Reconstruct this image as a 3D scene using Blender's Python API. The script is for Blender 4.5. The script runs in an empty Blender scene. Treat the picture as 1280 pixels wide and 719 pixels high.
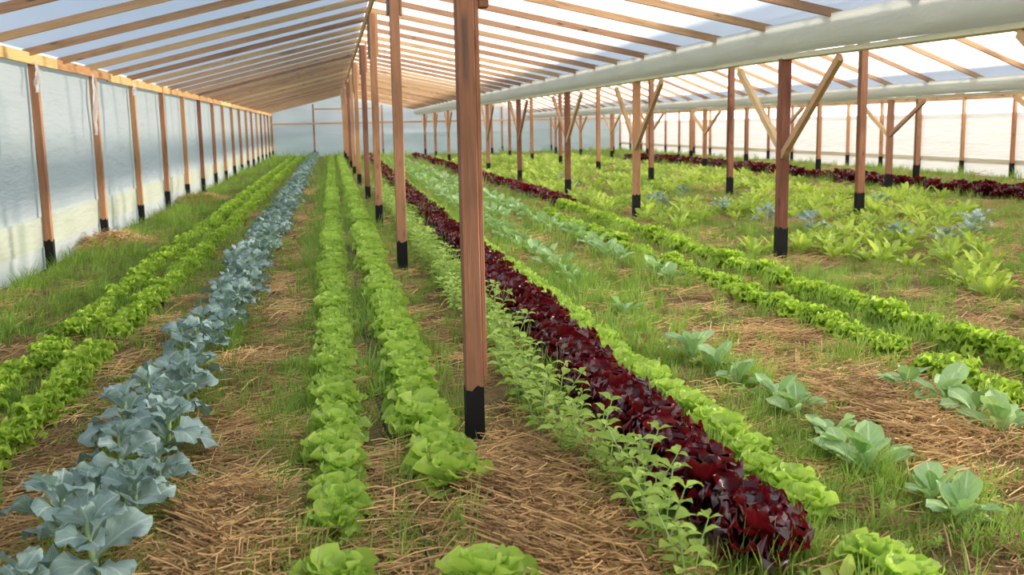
import bpy, bmesh, math, random
from mathutils import Vector, Matrix, Euler, noise
random.seed(7)
S = bpy.context.scene
COL = S.collection
PI = math.pi

# ------------------------------------------------------------------ camera
F, YAW, PITCH, ROLL = 1297.8, 0.16822, 0.15521, -0.01888
fw = Vector((math.sin(YAW) * math.cos(PITCH), math.cos(YAW) * math.cos(PITCH), -math.sin(PITCH)))
rt = Vector((math.cos(YAW), -math.sin(YAW), 0)); up = rt.cross(fw)
r2 = math.cos(ROLL) * rt + math.sin(ROLL) * up
u2 = -math.sin(ROLL) * rt + math.cos(ROLL) * up
cd = bpy.data.cameras.new('camera'); cam = bpy.data.objects.new('camera', cd); COL.objects.link(cam)
cd.sensor_width = 36; cd.lens = 36 * F / 1280; cd.clip_end = 600; cd.clip_start = .05
M = Matrix((r2, u2, -fw)).transposed().to_4x4(); M.translation = (0, 0, 1.6)
cam.matrix_world = M
cd.dof.use_dof = True; cd.dof.focus_distance = 6.0; cd.dof.aperture_fstop = 4.5
S.camera = cam

# ------------------------------------------------------------------ sky, sun, exposure
SUN_DIR = Vector((1, -.12, .176)).normalized()
w = bpy.data.worlds.new('World'); S.world = w; w.use_nodes = True
nt = w.node_tree; nt.nodes.clear()
def wn(t, **k):
    n = nt.nodes.new(t)
    for a, b in k.items(): setattr(n, a, b)
    return n
out = wn('ShaderNodeOutputWorld'); bg = wn('ShaderNodeBackground')
sky = wn('ShaderNodeTexSky', sky_type='NISHITA', sun_disc=False, sun_elevation=math.radians(16),
         sun_rotation=math.atan2(SUN_DIR.x, SUN_DIR.y), air_density=1.0, dust_density=1.2, ozone_density=1.5)
tc = wn('ShaderNodeTexCoord'); mp = wn('ShaderNodeMapping'); mp.inputs['Scale'].default_value = (1, 1, 2.2)
nz = wn('ShaderNodeTexNoise'); nz.inputs['Scale'].default_value = 3.0; nz.inputs['Detail'].default_value = 6
rp = wn('ShaderNodeValToRGB'); rp.color_ramp.elements[0].position = .45; rp.color_ramp.elements[1].position = .75
mx = wn('ShaderNodeMix', data_type='RGBA'); mx.inputs['B'].default_value = (6.5, 6.3, 6.4, 1)
sc_ = wn('ShaderNodeMath', operation='MULTIPLY'); sc_.inputs[1].default_value = .55
L_ = nt.links.new
L_(tc.outputs['Generated'], mp.inputs['Vector']); L_(mp.outputs['Vector'], nz.inputs['Vector'])
L_(nz.outputs['Fac'], rp.inputs['Fac']); L_(rp.outputs['Color'], sc_.inputs[0]); L_(sc_.outputs[0], mx.inputs['Factor'])
L_(sky.outputs['Color'], mx.inputs['A']); L_(mx.outputs['Result'], bg.inputs['Color']); L_(bg.outputs['Background'], out.inputs['Surface'])
bg.inputs['Strength'].default_value = 0.245
sl = bpy.data.lights.new('sun', 'SUN'); so = bpy.data.objects.new('sun', sl); COL.objects.link(so)
sl.energy = 23.0; sl.angle = math.radians(2.5); sl.color = (1.0, .92, .80)
so.rotation_euler = SUN_DIR.to_track_quat('Z', 'Y').to_euler(); so.location = (30, 5, 12)
S.view_settings.view_transform = 'Standard'; S.view_settings.look = 'None'
S.view_settings.exposure = 0.17; S.view_settings.gamma = 1.0; S.view_settings.use_curve_mapping = False
try:
    S.cycles.use_denoising = True; S.cycles.max_bounces = 10; S.cycles.transparent_max_bounces = 24
    S.cycles.transmission_bounces = 6; S.cycles.diffuse_bounces = 5; S.cycles.sample_clamp_indirect = 6
except Exception: pass

# ------------------------------------------------------------------ materials
class NB:
    def __init__(s, name):
        s.m = bpy.data.materials.new(name); s.m.use_nodes = True; s.t = s.m.node_tree; s.t.nodes.clear()
        s.o = s.n('ShaderNodeOutputMaterial')
    def n(s, t, ins=None, **k):
        n = s.t.nodes.new(t)
        for a, b in k.items(): setattr(n, a, b)
        for a, b in (ins or {}).items():
            if isinstance(b, bpy.types.NodeSocket): s.t.links.new(b, n.inputs[a])
            else: n.inputs[a].default_value = b
        return n
    def math(s, op, a, b=None, clamp=False):
        d = {0: a}
        if b is not None: d[1] = b
        return s.n('ShaderNodeMath', d, operation=op, use_clamp=clamp).outputs[0]
    def mix(s, f, a, b, blend='MIX'):
        return s.n('ShaderNodeMix', {'Factor': f, 'A': a, 'B': b}, data_type='RGBA', blend_type=blend).outputs['Result']
    def ramp(s, f, p0, p1):
        n = s.n('ShaderNodeMapRange', {'Value': f, 'From Min': p0, 'From Max': p1}, clamp=True)
        return n.outputs['Result']
    def noise(s, vec, scale, detail=4, rough=.55):
        return s.n('ShaderNodeTexNoise', {'Vector': vec, 'Scale': scale, 'Detail': detail, 'Roughness': rough}).outputs['Fac']
    def obj(s): return s.n('ShaderNodeTexCoord').outputs['Object']
    def uv(s): return s.n('ShaderNodeUVMap').outputs['UV']
    def scale(s, vec, sc): return s.n('ShaderNodeMapping', {'Vector': vec, 'Scale': sc}).outputs['Vector']
    def rnd(s): return s.n('ShaderNodeObjectInfo').outputs['Random']
    def done(s, sh): s.t.links.new(sh, s.o.inputs['Surface']); return s.m
def c4(c): return (c[0], c[1], c[2], 1)

def wood_mat(name, ca, cb, axis, stain=None):
    b = NB(name); o = b.obj(); r = b.rnd()
    sc = [14, 14, 14]; sc[axis] = .9
    off = b.n('ShaderNodeVectorMath', {0: o, 1: b.n('ShaderNodeCombineXYZ', {0: b.math('MULTIPLY', r, 31.), 1: b.math('MULTIPLY', r, 17.), 2: b.math('MULTIPLY', r, 53.)}).outputs[0]}, operation='ADD').outputs[0]
    g = b.noise(b.scale(off, sc), 3.2, 6, .65)
    col = b.mix(b.ramp(g, .32, .68), c4(ca), c4(cb))
    sc2 = [5, 5, 5]; sc2[axis] = 1.1
    st = b.ramp(b.noise(b.scale(off, sc2), 1.3, 3), .56, .72)
    col = b.mix(b.math('MULTIPLY', st, .6), col, c4((ca[0] * .32, ca[1] * .33, ca[2] * .4)))
    sc3 = [9, 9, 9]; sc3[axis] = 2.6
    kn = b.n('ShaderNodeTexVoronoi', {'Vector': b.scale(off, sc3), 'Scale': 1.0}).outputs['Distance']
    col = b.mix(b.math('MULTIPLY', b.ramp(kn, .17, .07), .8), col, c4((.08, .035, .015)))
    col = b.mix(b.math('MULTIPLY', b.math('FRACT', b.math('MULTIPLY', r, 7.3)), .5), col, c4((cb[0] * 1.15, cb[1] * 1.35, cb[2] * 1.45)))
    if stain:                                      # an old dark stain at one place on the timber
        xyz = b.n('ShaderNodeSeparateXYZ', {0: o}); x0, hw, z0, z1 = stain
        ms = b.math('MULTIPLY', b.ramp(b.math('ABSOLUTE', b.math('SUBTRACT', xyz.outputs[0], x0)), hw, hw * .35), b.math('MULTIPLY', b.ramp(xyz.outputs[2], z0, z0 + .08), b.ramp(xyz.outputs[2], z1, z1 - .06)))
        col = b.mix(b.math('MULTIPLY', ms, b.math('SUBTRACT', b.math('MULTIPLY', g, 1.6), .25), True), col, (.075, .065, .065, 1))
    hv = b.n('ShaderNodeHueSaturation', {'Hue': b.math('ADD', b.math('MULTIPLY', r, .02), .49), 'Value': b.math('ADD', b.math('MULTIPLY', r, .42), .70), 'Color': col}).outputs[0]
    bp = b.n('ShaderNodeBump', {'Height': g, 'Strength': .35, 'Distance': .01}).outputs[0]
    p = b.n('ShaderNodeBsdfPrincipled', {'Base Color': hv, 'Roughness': .75, 'Normal': bp})
    p.inputs['Specular IOR Level'].default_value = .25
    return b.done(p.outputs[0])
WOOD_Z = wood_mat('timber_upright', (.34, .13, .07), (.56, .27, .14), 2)
WOOD_R = wood_mat('timber_red', (.18, .06, .035), (.33, .13, .075), 2)
WOOD_R1 = wood_mat('timber_red_stained', (.19, .062, .037), (.34, .135, .08), 2, (-.004, .022, 1.80, 2.2))
WOOD_X = wood_mat('timber_rafter', (.46, .23, .12), (.66, .40, .22), 0)
WOOD_Y = wood_mat('timber_plank', (.58, .30, .11), (.74, .44, .18), 1)

def plain(name, col, rough=.8, spec=.3, nscale=0, dark=.5):
    b = NB(name); c = c4(col)
    if nscale:
        c = b.mix(b.noise(b.obj(), nscale, 5), c4([x * dark for x in col]), c4(col))
    p = b.n('ShaderNodeBsdfPrincipled', {'Base Color': c, 'Roughness': rough}); p.inputs['Specular IOR Level'].default_value = spec
    return b.done(p.outputs[0])
TAR = plain('tar_black', (.016, .014, .014), .75, .25, 25, .5)
HOSE = plain('hose_black', (.02, .02, .022), .45, .4)
GREYWOOD = plain('weathered_board', (.30, .25, .21), .85, .2, 18, .6)

def film_mat(name, transp, tint, dif, var=.25, wr=(1, 1, 1), tl=.62, streak=0):
    """hazy polythene: part of the light goes straight through, the rest is scattered"""
    b = NB(name); o = b.obj()
    n = b.noise(b.scale(o, wr), 1.6, 5, .6)
    f = b.math('MULTIPLY', b.math('ADD', b.math('MULTIPLY', b.math('SUBTRACT', n, .5), var * 2), 1.0), transp, True)
    fc = b.n('ShaderNodeLayerWeight', {'Blend': .5}).outputs['Facing']
    f = b.math('MULTIPLY', f, b.math('SUBTRACT', 1.0, b.math('POWER', fc, 3.0)), True)
    tr = b.n('ShaderNodeBsdfTransparent', {'Color': c4(tint)})
    bp = b.n('ShaderNodeBump', {'Height': n, 'Strength': .5, 'Distance': .15}).outputs[0]
    dif = dif if not streak else b.mix(b.ramp(n, .35, .65), c4([x * (1 - streak) for x in dif]), c4(dif))  # noise streaks the scattering colour between a darker and the full tone
    t = b.n('ShaderNodeBsdfTranslucent', {'Color': dif if streak else c4(dif)})
    d = b.n('ShaderNodeBsdfDiffuse', {'Color': dif if streak else c4(dif), 'Normal': bp})
    m1 = b.n('ShaderNodeMixShader', {0: tl, 1: d.outputs[0], 2: t.outputs[0]})
    g = b.n('ShaderNodeBsdfGlossy', {'Roughness': .28, 'Color': (1, 1, 1, 1), 'Normal': bp})
    m2 = b.n('ShaderNodeMixShader', {0: .05, 1: m1.outputs[0], 2: g.outputs[0]})
    m3 = b.n('ShaderNodeMixShader', {0: f, 1: m2.outputs[0], 2: tr.outputs[0]})
    return b.done(m3.outputs[0])
FILM_ROOF = film_mat('roof_film', .23, (.97, .98, 1), (.90, .93, .97), .12, (.6, .25, .6), .74)
FILM_WALL = film_mat('wall_film', .06, (.95, .98, 1), (.74, .76, .73), .3, (1, .35, 2.2))
FILM_RIGHT = film_mat('shaded_curtain_film', .012, (1, .98, .93), (.72, .72, .72), .2, (1, .35, 2.2), .085)  # curtain passes little light; shade on the lower wall is put into this film
FILM_BANDR = film_mat('curtain_hem', .01, (1, .98, .9), (.72, .66, .50), .2, (1, .4, 3), .08)
FILM_BAND = film_mat('wall_film_band', .05, (.98, .98, .85), (.76, .77, .62), .2, (1, .4, 3))
FILM_BACK = film_mat('end_film', .24, (.93, .96, 1), (.84, .90, 1.0), .9, (.3, 1, 1.3), .66, .22)
FILM_GUT = film_mat('gutter_film', .06, (1, 1, .97), (.84, .84, .78), .25, (2, .6, 2), .6)
CREAM = plain('cream_rail', (.80, .76, .58), .6, .3, 6, .85)

def leaf_mat(name, ca, cb, vein, rough=.45, transl=.35, veins=0., mid=.5, spec=.4, tcol=None, edge=None):
    b = NB(name); o = b.obj(); r = b.rnd()
    sp = b.n('ShaderNodeSeparateXYZ', {0: b.uv()}); u = b.math('ABSOLUTE', b.math('SUBTRACT', sp.outputs[0], .5)); v = sp.outputs[1]
    n = b.noise(o, 9, 3)
    f = b.math('ADD', b.math('MULTIPLY', n, .6), b.math('MULTIPLY', r, .4), True)
    col = b.mix(b.ramp(f, .25, .75), c4(ca), c4(cb))
    if edge is not None:
        col = b.mix(b.ramp(v, .75, .1), col, c4(edge))
    rib = b.ramp(u, .05, .018)
    vm = b.math('MULTIPLY', rib, mid)
    if veins:
        ph = b.math('FRACT', b.math('SUBTRACT', b.math('MULTIPLY', v, 6.), b.math('MULTIPLY', u, 5.)))
        sv = b.math('MULTIPLY', b.ramp(b.math('ABSOLUTE', b.math('SUBTRACT', ph, .5)), .09, .03), veins)
        vm = b.math('MAXIMUM', vm, sv)
    col = b.mix(vm, col, c4(vein))
    hv = b.n('ShaderNodeHueSaturation', {'Value': b.math('ADD', b.math('MULTIPLY', r, .3), .85), 'Color': col}).outputs[0]
    p = b.n('ShaderNodeBsdfPrincipled', {'Base Color': hv, 'Roughness': rough}); p.inputs['Specular IOR Level'].default_value = spec
    tcl = hv if tcol is None else b.mix(.6, hv, c4(tcol))
    t = b.n('ShaderNodeBsdfTranslucent', {'Color': tcl})
    m = b.n('ShaderNodeMixShader', {0: transl, 1: p.outputs[0], 2: t.outputs[0]})
    return b.done(m.outputs[0])
M_LET = leaf_mat('lettuce_leaf', (.36, .53, .07), (.60, .74, .17), (.62, .80, .30), .42, .42, 0, .35, .4, (.55, .80, .10))
M_FRI = leaf_mat('frilly_lettuce_leaf', (.36, .54, .05), (.56, .70, .10), (.5, .72, .2), .5, .42, 0, .2, .3, (.5, .78, .06))
M_RED = leaf_mat('red_lettuce_leaf', (.040, .006, .012), (.13, .010, .016), (.18, .03, .03), .24, .22, 0, .3, .7, (.50, .012, .014), (.05, .02, .012))
M_BRO = leaf_mat('broccoli_leaf', (.22, .33, .29), (.36, .47, .44), (.58, .66, .58), .5, .22, .35, .8, .4, (.30, .46, .25))
M_CAB = leaf_mat('cabbage_leaf', (.23, .41, .14), (.42, .57, .27), (.62, .72, .44), .5, .32, .3, .8, .45, (.36, .62, .14))
M_HRB = leaf_mat('herb_leaf', (.34, .50, .09), (.56, .70, .18), (.5, .64, .22), .6, .42, .15, .4, .2, (.50, .70, .1))
M_CHA = leaf_mat('chard_leaf', (.32, .46, .05), (.66, .74, .15), (.62, .74, .3), .36, .48, .15, .7, .45, (.55, .78, .08))
M_KAL = leaf_mat('kale_leaf', (.25, .36, .29), (.38, .48, .40), (.52, .62, .55), .5, .25, .3, .8, .4)
M_STEM = plain('green_stem', (.42, .56, .24), .6, .3, 10, .8)
M_GRASS = leaf_mat('grass_blade', (.15, .29, .04), (.36, .51, .10), (.3, .4, .1), .5, .4, 0, 0, .3, (.40, .58, .07))
M_STRAW = leaf_mat('straw_stalk', (.27, .14, .055), (.82, .53, .22), (.7, .5, .3), .6, .12, 0, 0, .3)

def soil_mat():
    b = NB('soil'); o = b.obj()
    n1 = b.noise(o, 1.1, 6, .65); n2 = b.noise(o, 17, 8, .78); n3 = b.noise(o, .55, 4)
    st = b.noise(b.scale(o, (26, 60, 30)), 1.0, 3)
    col = b.mix(b.ramp(n2, .3, .7), (.09, .055, .03, 1), (.27, .165, .085, 1))
    col = b.mix(b.math('MULTIPLY', b.ramp(n1, .42, .62), .75), col, (.42, .26, .12, 1))
    col = b.mix(b.math('MULTIPLY', b.ramp(st, .55, .68), .6), col, (.58, .40, .19, 1))
    col = b.mix(b.math('MULTIPLY', b.math('MULTIPLY', b.ramp(n3, .45, .6), b.ramp(n2, .35, .6)), .6), col, (.17, .22, .05, 1))
    bp = b.n('ShaderNodeBump', {'Height': n2, 'Strength': .9, 'Distance': .03}).outputs[0]
    p = b.n('ShaderNodeBsdfPrincipled', {'Base Color': col, 'Roughness': .95, 'Normal': bp}); p.inputs['Specular IOR Level'].default_value = .1
    return b.done(p.outputs[0])
SOIL = soil_mat()
FIELD = plain('outside_grass', (.13, .19, .055), .95, .1, .6, .55)

# ------------------------------------------------------------------ helpers
def tag(o, label=None, cat=None, group=None, kind=None):
    if label: o['label'] = label
    if cat: o['category'] = cat
    if group: o['group'] = group
    if kind: o['kind'] = kind
    return o
def link(name, me, parent=None, loc=(0, 0, 0), rot=None, sc=None):
    o = bpy.data.objects.new(name, me); COL.objects.link(o); o.location = loc
    if rot is not None: o.rotation_euler = rot
    if sc is not None: o.scale = (sc, sc, sc)
    if parent: o.parent = parent
    return o
def empty(name, loc, rz=0, parent=None):
    o = link(name, None, parent, loc, (0, 0, rz)); o.empty_display_size = .1; return o
def mesh(name, v, f, mat=None, uv=None, smooth=False):
    me = bpy.data.meshes.new(name); me.from_pydata(v, [], f)
    if mat: me.materials.append(mat)
    if uv is not None:
        l = me.uv_layers.new(name='UVMap'); fl = [0.0] * (2 * len(me.loops))
        for i, lp in enumerate(me.loops): fl[2 * i], fl[2 * i + 1] = uv[lp.vertex_index]
        l.data.foreach_set('uv', fl)
    if smooth: me.polygons.foreach_set('use_smooth', [True] * len(me.polygons))
    me.update(); return me
def box_mesh(name, sx, sy, sz, mat, bev=.006, base=False, seg=1):
    """box centred on the origin (base=True: standing on z=0)"""
    bm = bmesh.new(); bmesh.ops.create_cube(bm, size=1)
    for v in bm.verts: v.co = Vector((v.co.x * sx, v.co.y * sy, v.co.z * sz + (sz / 2 if base else 0)))
    if bev: bmesh.ops.bevel(bm, geom=bm.edges[:], offset=bev, segments=1, affect='EDGES')
    me = bpy.data.meshes.new(name); bm.to_mesh(me); bm.free(); me.materials.append(mat); return me
def beam(name, a, b, w_, d_, mat_axis_x, parent, bev=.004):
    """square timber from a to b; long axis local X"""
    a, b = Vector(a), Vector(b); d = b - a
    me = box_mesh(name, d.length, w_, d_, mat_axis_x, bev)
    o = link(name, me, parent, (a + b) / 2); o.rotation_euler = d.to_track_quat('X', 'Z').to_euler(); return o
def tube_data(pts, rad, n=6):
    v, f = [], []
    for i, p in enumerate(pts):
        p = Vector(p); d = (Vector(pts[min(i + 1, len(pts) - 1)]) - Vector(pts[max(i - 1, 0)])).normalized()
        s = d.orthogonal().normalized() if abs(d.z) > .9 else d.cross(Vector((0, 0, 1))).normalized(); t = s.cross(d)
        r_ = rad(i / (len(pts) - 1)) if callable(rad) else rad
        for k in range(n):
            a = 2 * PI * k / n; v.append(p + r_ * (math.cos(a) * s + math.sin(a) * t))
    for i in range(len(pts) - 1):
        for k in range(n):
            f.append((i * n + k, i * n + (k + 1) % n, (i + 1) * n + (k + 1) % n, (i + 1) * n + k))
    return v, f
def gz(x, y):
    if x < -3.5 or x > 17.6: return 0.0
    h = .035 * (noise.noise(Vector((x * .9, y * .6, 3.1)))) + .018 * noise.noise(Vector((x * 3.1, y * 2.7, 9.4)))
    for bx, hw in ((-1.85, .45), (-.95, .25), (.17, .45), (1.4, .55), (2.35, .2), (3.2, .2), (3.9, .5)):
        h += .025 * math.exp(-((x - bx) / hw) ** 4)
    return h
ORD = ['nearest', 'second', 'third', 'fourth', 'fifth', 'sixth', 'seventh', 'eighth', 'ninth', 'tenth', 'eleventh', 'twelfth', 'thirteenth',
       'fourteenth', 'fifteenth', 'sixteenth', 'seventeenth', 'eighteenth', 'nineteenth', 'twentieth']
def ordn(i):
    if i < 20: return ORD[i]
    t = (i + 1) // 10; u = (i + 1) % 10
    tens = ['', '', 'twenty', 'thirty', 'forty', 'fifty', 'sixty', 'seventy'][t]
    return (tens + '-' + ['', 'first', 'second', 'third', 'fourth', 'fifth', 'sixth', 'seventh', 'eighth', 'ninth'][u]) if u else tens[:-1] + 'ieth'

# ------------------------------------------------------------------ setting: ground
Y0, Y1 = -6.0, 62.0
XL, XR = -3.4, 17.4
RIDGE = (.67, 8.55, 14.5); RZ = (3.55, 3.55, 3.05)
GUT = (5.05, 11.7); EAVE_L, EAVE_R = 2.56, 2.22
GTOP = (2.64, 2.30)          # film level where slopes meet the gutters
def grid_axis(a, b, f): 
    out_ = [a]
    while out_[-1] < b: out_.append(min(b, out_[-1] + f(out_[-1])))
    return out_
xs = grid_axis(XL - .05, XR + .05, lambda x: .09 if x < 5 else .25)
ys = grid_axis(Y0, Y1, lambda y: .3 if y < 2.5 else (.10 if y < 9 else (.2 if y < 20 else .6)))
gv = [(x, y, gz(x, y)) for y in ys for x in xs]; nx = len(xs)
gf = [(j * nx + i, j * nx + i + 1, (j + 1) * nx + i + 1, (j + 1) * nx + i) for j in range(len(ys) - 1) for i in range(nx - 1)]
floor = link('floor', mesh('floor', gv, gf, SOIL, smooth=True)); tag(floor, kind='structure')
fld = link('terrain', mesh('terrain', [(-250, -120, -.12), (250, -120, -.12), (250, 320, -.12), (-250, 320, -.12)], [(0, 1, 2, 3)], FIELD))
tag(fld, kind='structure')

# ------------------------------------------------------------------ setting: roof slopes (film + rafters + ridge)
def wavy_sheet(name, P, nu, nv, amp, mat, seed):
    """P(u,v)->(point, normal)"""
    v, f = [], []
    for j in range(nv + 1):
        for i in range(nu + 1):
            p, n = P(i / nu, j / nv); p = Vector(p)
            k = amp * noise.noise(Vector((p.x * 1.3 + seed, p.y * 1.1, p.z * 1.7))) + amp * .5 * noise.noise(Vector((p.x * 4 + seed, p.y * 3, p.z * 3)))
            v.append(p + Vector(n) * k)
    for j in range(nv):
        for i in range(nu): f.append((j * (nu + 1) + i, j * (nu + 1) + i + 1, (j + 1) * (nu + 1) + i + 1, (j + 1) * (nu + 1) + i))
    return mesh(name, v, f, mat, smooth=True)
RAFT = [12.75 + 1.535 * k for k in range(-12, 32)]
def slope(ceil, xa, za, xb, zb, seed):
    d = Vector((xb - xa, 0, zb - za)); n = d.normalized().cross(Vector((0, 1, 0)))
    if n.z < 0: n = -n
    def P(u, v): 
        return (xa + (xb - xa) * u, Y0 + (Y1 - Y0) * v, za + (zb - za) * u), n
    link('film', wavy_sheet('film', P, 10, 110, .010, FILM_ROOF, seed), ceil)
    me = box_mesh('rafter', d.length - .02, .042, .085, WOOD_X, .004)
    for y in RAFT:
        if y > Y1 - .05: continue
        o = link('rafter', me, ceil, (xa + d.x / 2 - n.x * .062, y + random.uniform(-.025, .025), za + d.z / 2 - n.z * .062))
        o.rotation_euler = Euler((0, -math.atan2(d.z, d.x), random.uniform(-.004, .004)))
ends = ((XL, EAVE_L, GUT[0], GTOP[0]), (GUT[0], GTOP[0], GUT[1], GTOP[1]), (GUT[1], GTOP[1], XR, EAVE_R))
for k, (xa, za, xb, zb) in enumerate(ends):
    ceil = empty('ceiling', (0, 0, 0)); tag(ceil, kind='structure')
    slope(ceil, xa, za, RIDGE[k], RZ[k], k * 7 + 1); slope(ceil, xb, zb, RIDGE[k], RZ[k], k * 7 + 4)
    y = Y0
    while y < Y1 - .1:
        l = min(6.14, Y1 - y)
        link('ridge_plank', box_mesh('ridge_plank', .04, l - .01, .12, WOOD_Y, .004), ceil, (RIDGE[k], y + l / 2, RZ[k] - .14)); y += l

# ------------------------------------------------------------------ setting: left wall
def tar_sleeve(w_, h, parent, lean=None):
    """tar-painted foot, its painted edge ragged"""
    v, f = [], []; n = 6; e = w_ / 2 + .002
    ring = []
    for s in range(4):
        for k in range(n):
            t = -1 + 2 * k / n
            ring.append([(t, -1), (1, t), (-t, 1), (-1, -t)][s])
    for (a, b_) in ring: v.append((a * e, b_ * e, -.06))
    for (a, b_) in ring: v.append((a * e, b_ * e, h + random.uniform(-.02, .02)))
    m = len(ring)
    f = [(i, (i + 1) % m, m + (i + 1) % m, m + i) for i in range(m)]
    return link('tar_foot', mesh('tar_foot', v, f, TAR), parent)
wl = empty('wall_left', (XL, 0, 0)); tag(wl, kind='structure')
link('film', wavy_sheet('film', lambda u, v: ((-.055, Y0 + (Y1 - Y0) * v, -.1 + (EAVE_L + .06) * u), (1, 0, 0)), 12, 160, .02, FILM_WALL, 3), wl)
link('film_band', wavy_sheet('film_band', lambda u, v: ((-.02, Y0 + (Y1 - Y0) * v, .27 + .36 * u), (1, 0, 0)), 3, 160, .012, FILM_BAND, 5), wl)
link('film_skirt', wavy_sheet('film_skirt', lambda u, v: ((-.035, Y0 + (Y1 - Y0) * v, -.08 + .36 * u), (1, 0, 0)), 3, 160, .012, FILM_WALL, 8), wl)
WP = [13.05 + 3.065 * k for k in range(-6, 17)]
wpm = box_mesh('wall_post', .095, .085, EAVE_L - .04 + .1, WOOD_Z, .005, True)
for y in WP:
    p = link('wall_post', wpm, wl, (.045, y, -.1), (random.uniform(-.008, .008), random.uniform(-.006, .006), 0))
    s = tar_sleeve(.097, .35 + random.uniform(-.05, .05) + .1, p); s.scale = (.98, .9, 1)
y = Y0
k = 0
while y < Y1 - .1:
    l = min([3.07, 6.13, 3.07, 4.6, 3.07][k % 5], Y1 - y)
    o = link('top_plank', box_mesh('top_plank', .045, l - .008, .125, WOOD_Y, .004), wl, (.065 + random.uniform(-.006, .006), y + l / 2, EAVE_L - .115 + random.uniform(-.012, .012)))
    y += l; k += 1
FILM_SCRAP = film_mat('loose_film', .5, (1, 1, 1), (.7, .7, .7), .4, (3, 3, 3))
for y, l in ((12.85, .35), (15.75, .85), (18.9, .2)):      # loose strips of film hanging from the plank
    v, f = [], []
    for j in range(9):
        t = j / 8
        for i in range(4):
            v.append((.12 + .03 * math.sin(t * 7 + i * 1.7), y + (i - 1.5) * .05 * (1 - .6 * t) + .05 * math.sin(t * 5), EAVE_L - .14 - l * t))
    for j in range(8):
        for i in range(3): f.append((j * 4 + i, j * 4 + i + 1, j * 4 + i + 5, j * 4 + i + 4))
    link('loose_film', mesh('loose_film', v, f, FILM_SCRAP, smooth=True), wl)
# ------------------------------------------------------------------ setting: right wall
wr = empty('wall_right', (XR, 0, 0)); tag(wr, kind='structure')
link('film', wavy_sheet('film', lambda u, v: ((.075, Y0 + (Y1 - Y0) * v, 1.55 + (EAVE_R - 1.55) * u), (1, 0, 0)), 3, 160, .012, FILM_WALL, 13), wr)
link('side_curtain', wavy_sheet('side_curtain', lambda u, v: ((.05, Y0 + (Y1 - Y0) * v, -.1 + 1.79 * u), (1, 0, 0)), 9, 160, .012, FILM_RIGHT, 14), wr)
link('film_band', wavy_sheet('film_band', lambda u, v: ((.03, Y0 + (Y1 - Y0) * v, .33 + .13 * u), (1, 0, 0)), 2, 160, .006, FILM_BANDR, 15), wr)
wpm2 = box_mesh('wall_post', .09, .085, EAVE_R + .02, WOOD_Z, .005, True)
y = 2.5
while y < Y1:
    p = link('wall_post', wpm2, wr, (-.03, y, -.1)); s = tar_sleeve(.092, .48, p); s.scale = (1, .95, 1); y += 2.2
for k in range(11):
    beam('top_plank', (0, Y0 + k * 6.18 + .005, EAVE_R - .115), (0, Y0 + (k + 1) * 6.18 - .005, EAVE_R - .115), .045, .11, WOOD_X, wr)
# ------------------------------------------------------------------ setting: far end wall
wb = empty('wall_back', (0, Y1, 0)); tag(wb, kind='structure')
def roof_z(x):
    for k, (xa, za, xb, zb) in enumerate(ends):
        if xa <= x <= xb:
            r = RIDGE[k]
            return za + (RZ[k] - za) * (x - xa) / (r - xa) if x <= r else RZ[k] + (zb - RZ[k]) * (x - r) / (xb - r)
    return 2.3
bxs = sorted(set([XL + (XR - XL) * i / 90 for i in range(91)] + list(RIDGE) + list(GUT)))
v, f = [], []
for x in bxs:
    for j in range(11):
        z = -.1 + (roof_z(x) + .09) * j / 10
        v.append((x, .05 + .05 * noise.noise(Vector((x * .9, z * 1.6, 2))) + .02 * noise.noise(Vector((x * 3, z * 5, 4))), z))
for i in range(len(bxs) - 1):
    for j in range(10): f.append((i * 11 + j, (i + 1) * 11 + j, (i + 1) * 11 + j + 1, i * 11 + j + 1))
link('film', mesh('film', v, f, FILM_BACK, smooth=True), wb)
for x in (-3.33, -.95, 3.0, 6.9, 10.1, 13.1, 16.0):
    h = roof_z(x) - .1
    p = link('end_post', box_mesh('end_post', .09, .09, h, WOOD_Z, .005, True), wb, (x, -.04, -.05)); tar_sleeve(.092, .42, p)
for a, b_ in ((XL, 2.6), (2.6, 8.6), (8.6, 13.5), (13.5, XR)):
    beam('end_rail', (a + .005, -.11, 1.9), (b_ - .005, -.11, 1.9), .05, .10, WOOD_X, wb)
beam('end_rail', (-1.0, -.11, 2.72), (2.9, -.11, 2.72), .04, .08, WOOD_X, wb)
beam('end_rail', (6.6, -.11, 2.72), (10.3, -.11, 2.72), .04, .08, WOOD_X, wb)

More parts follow.
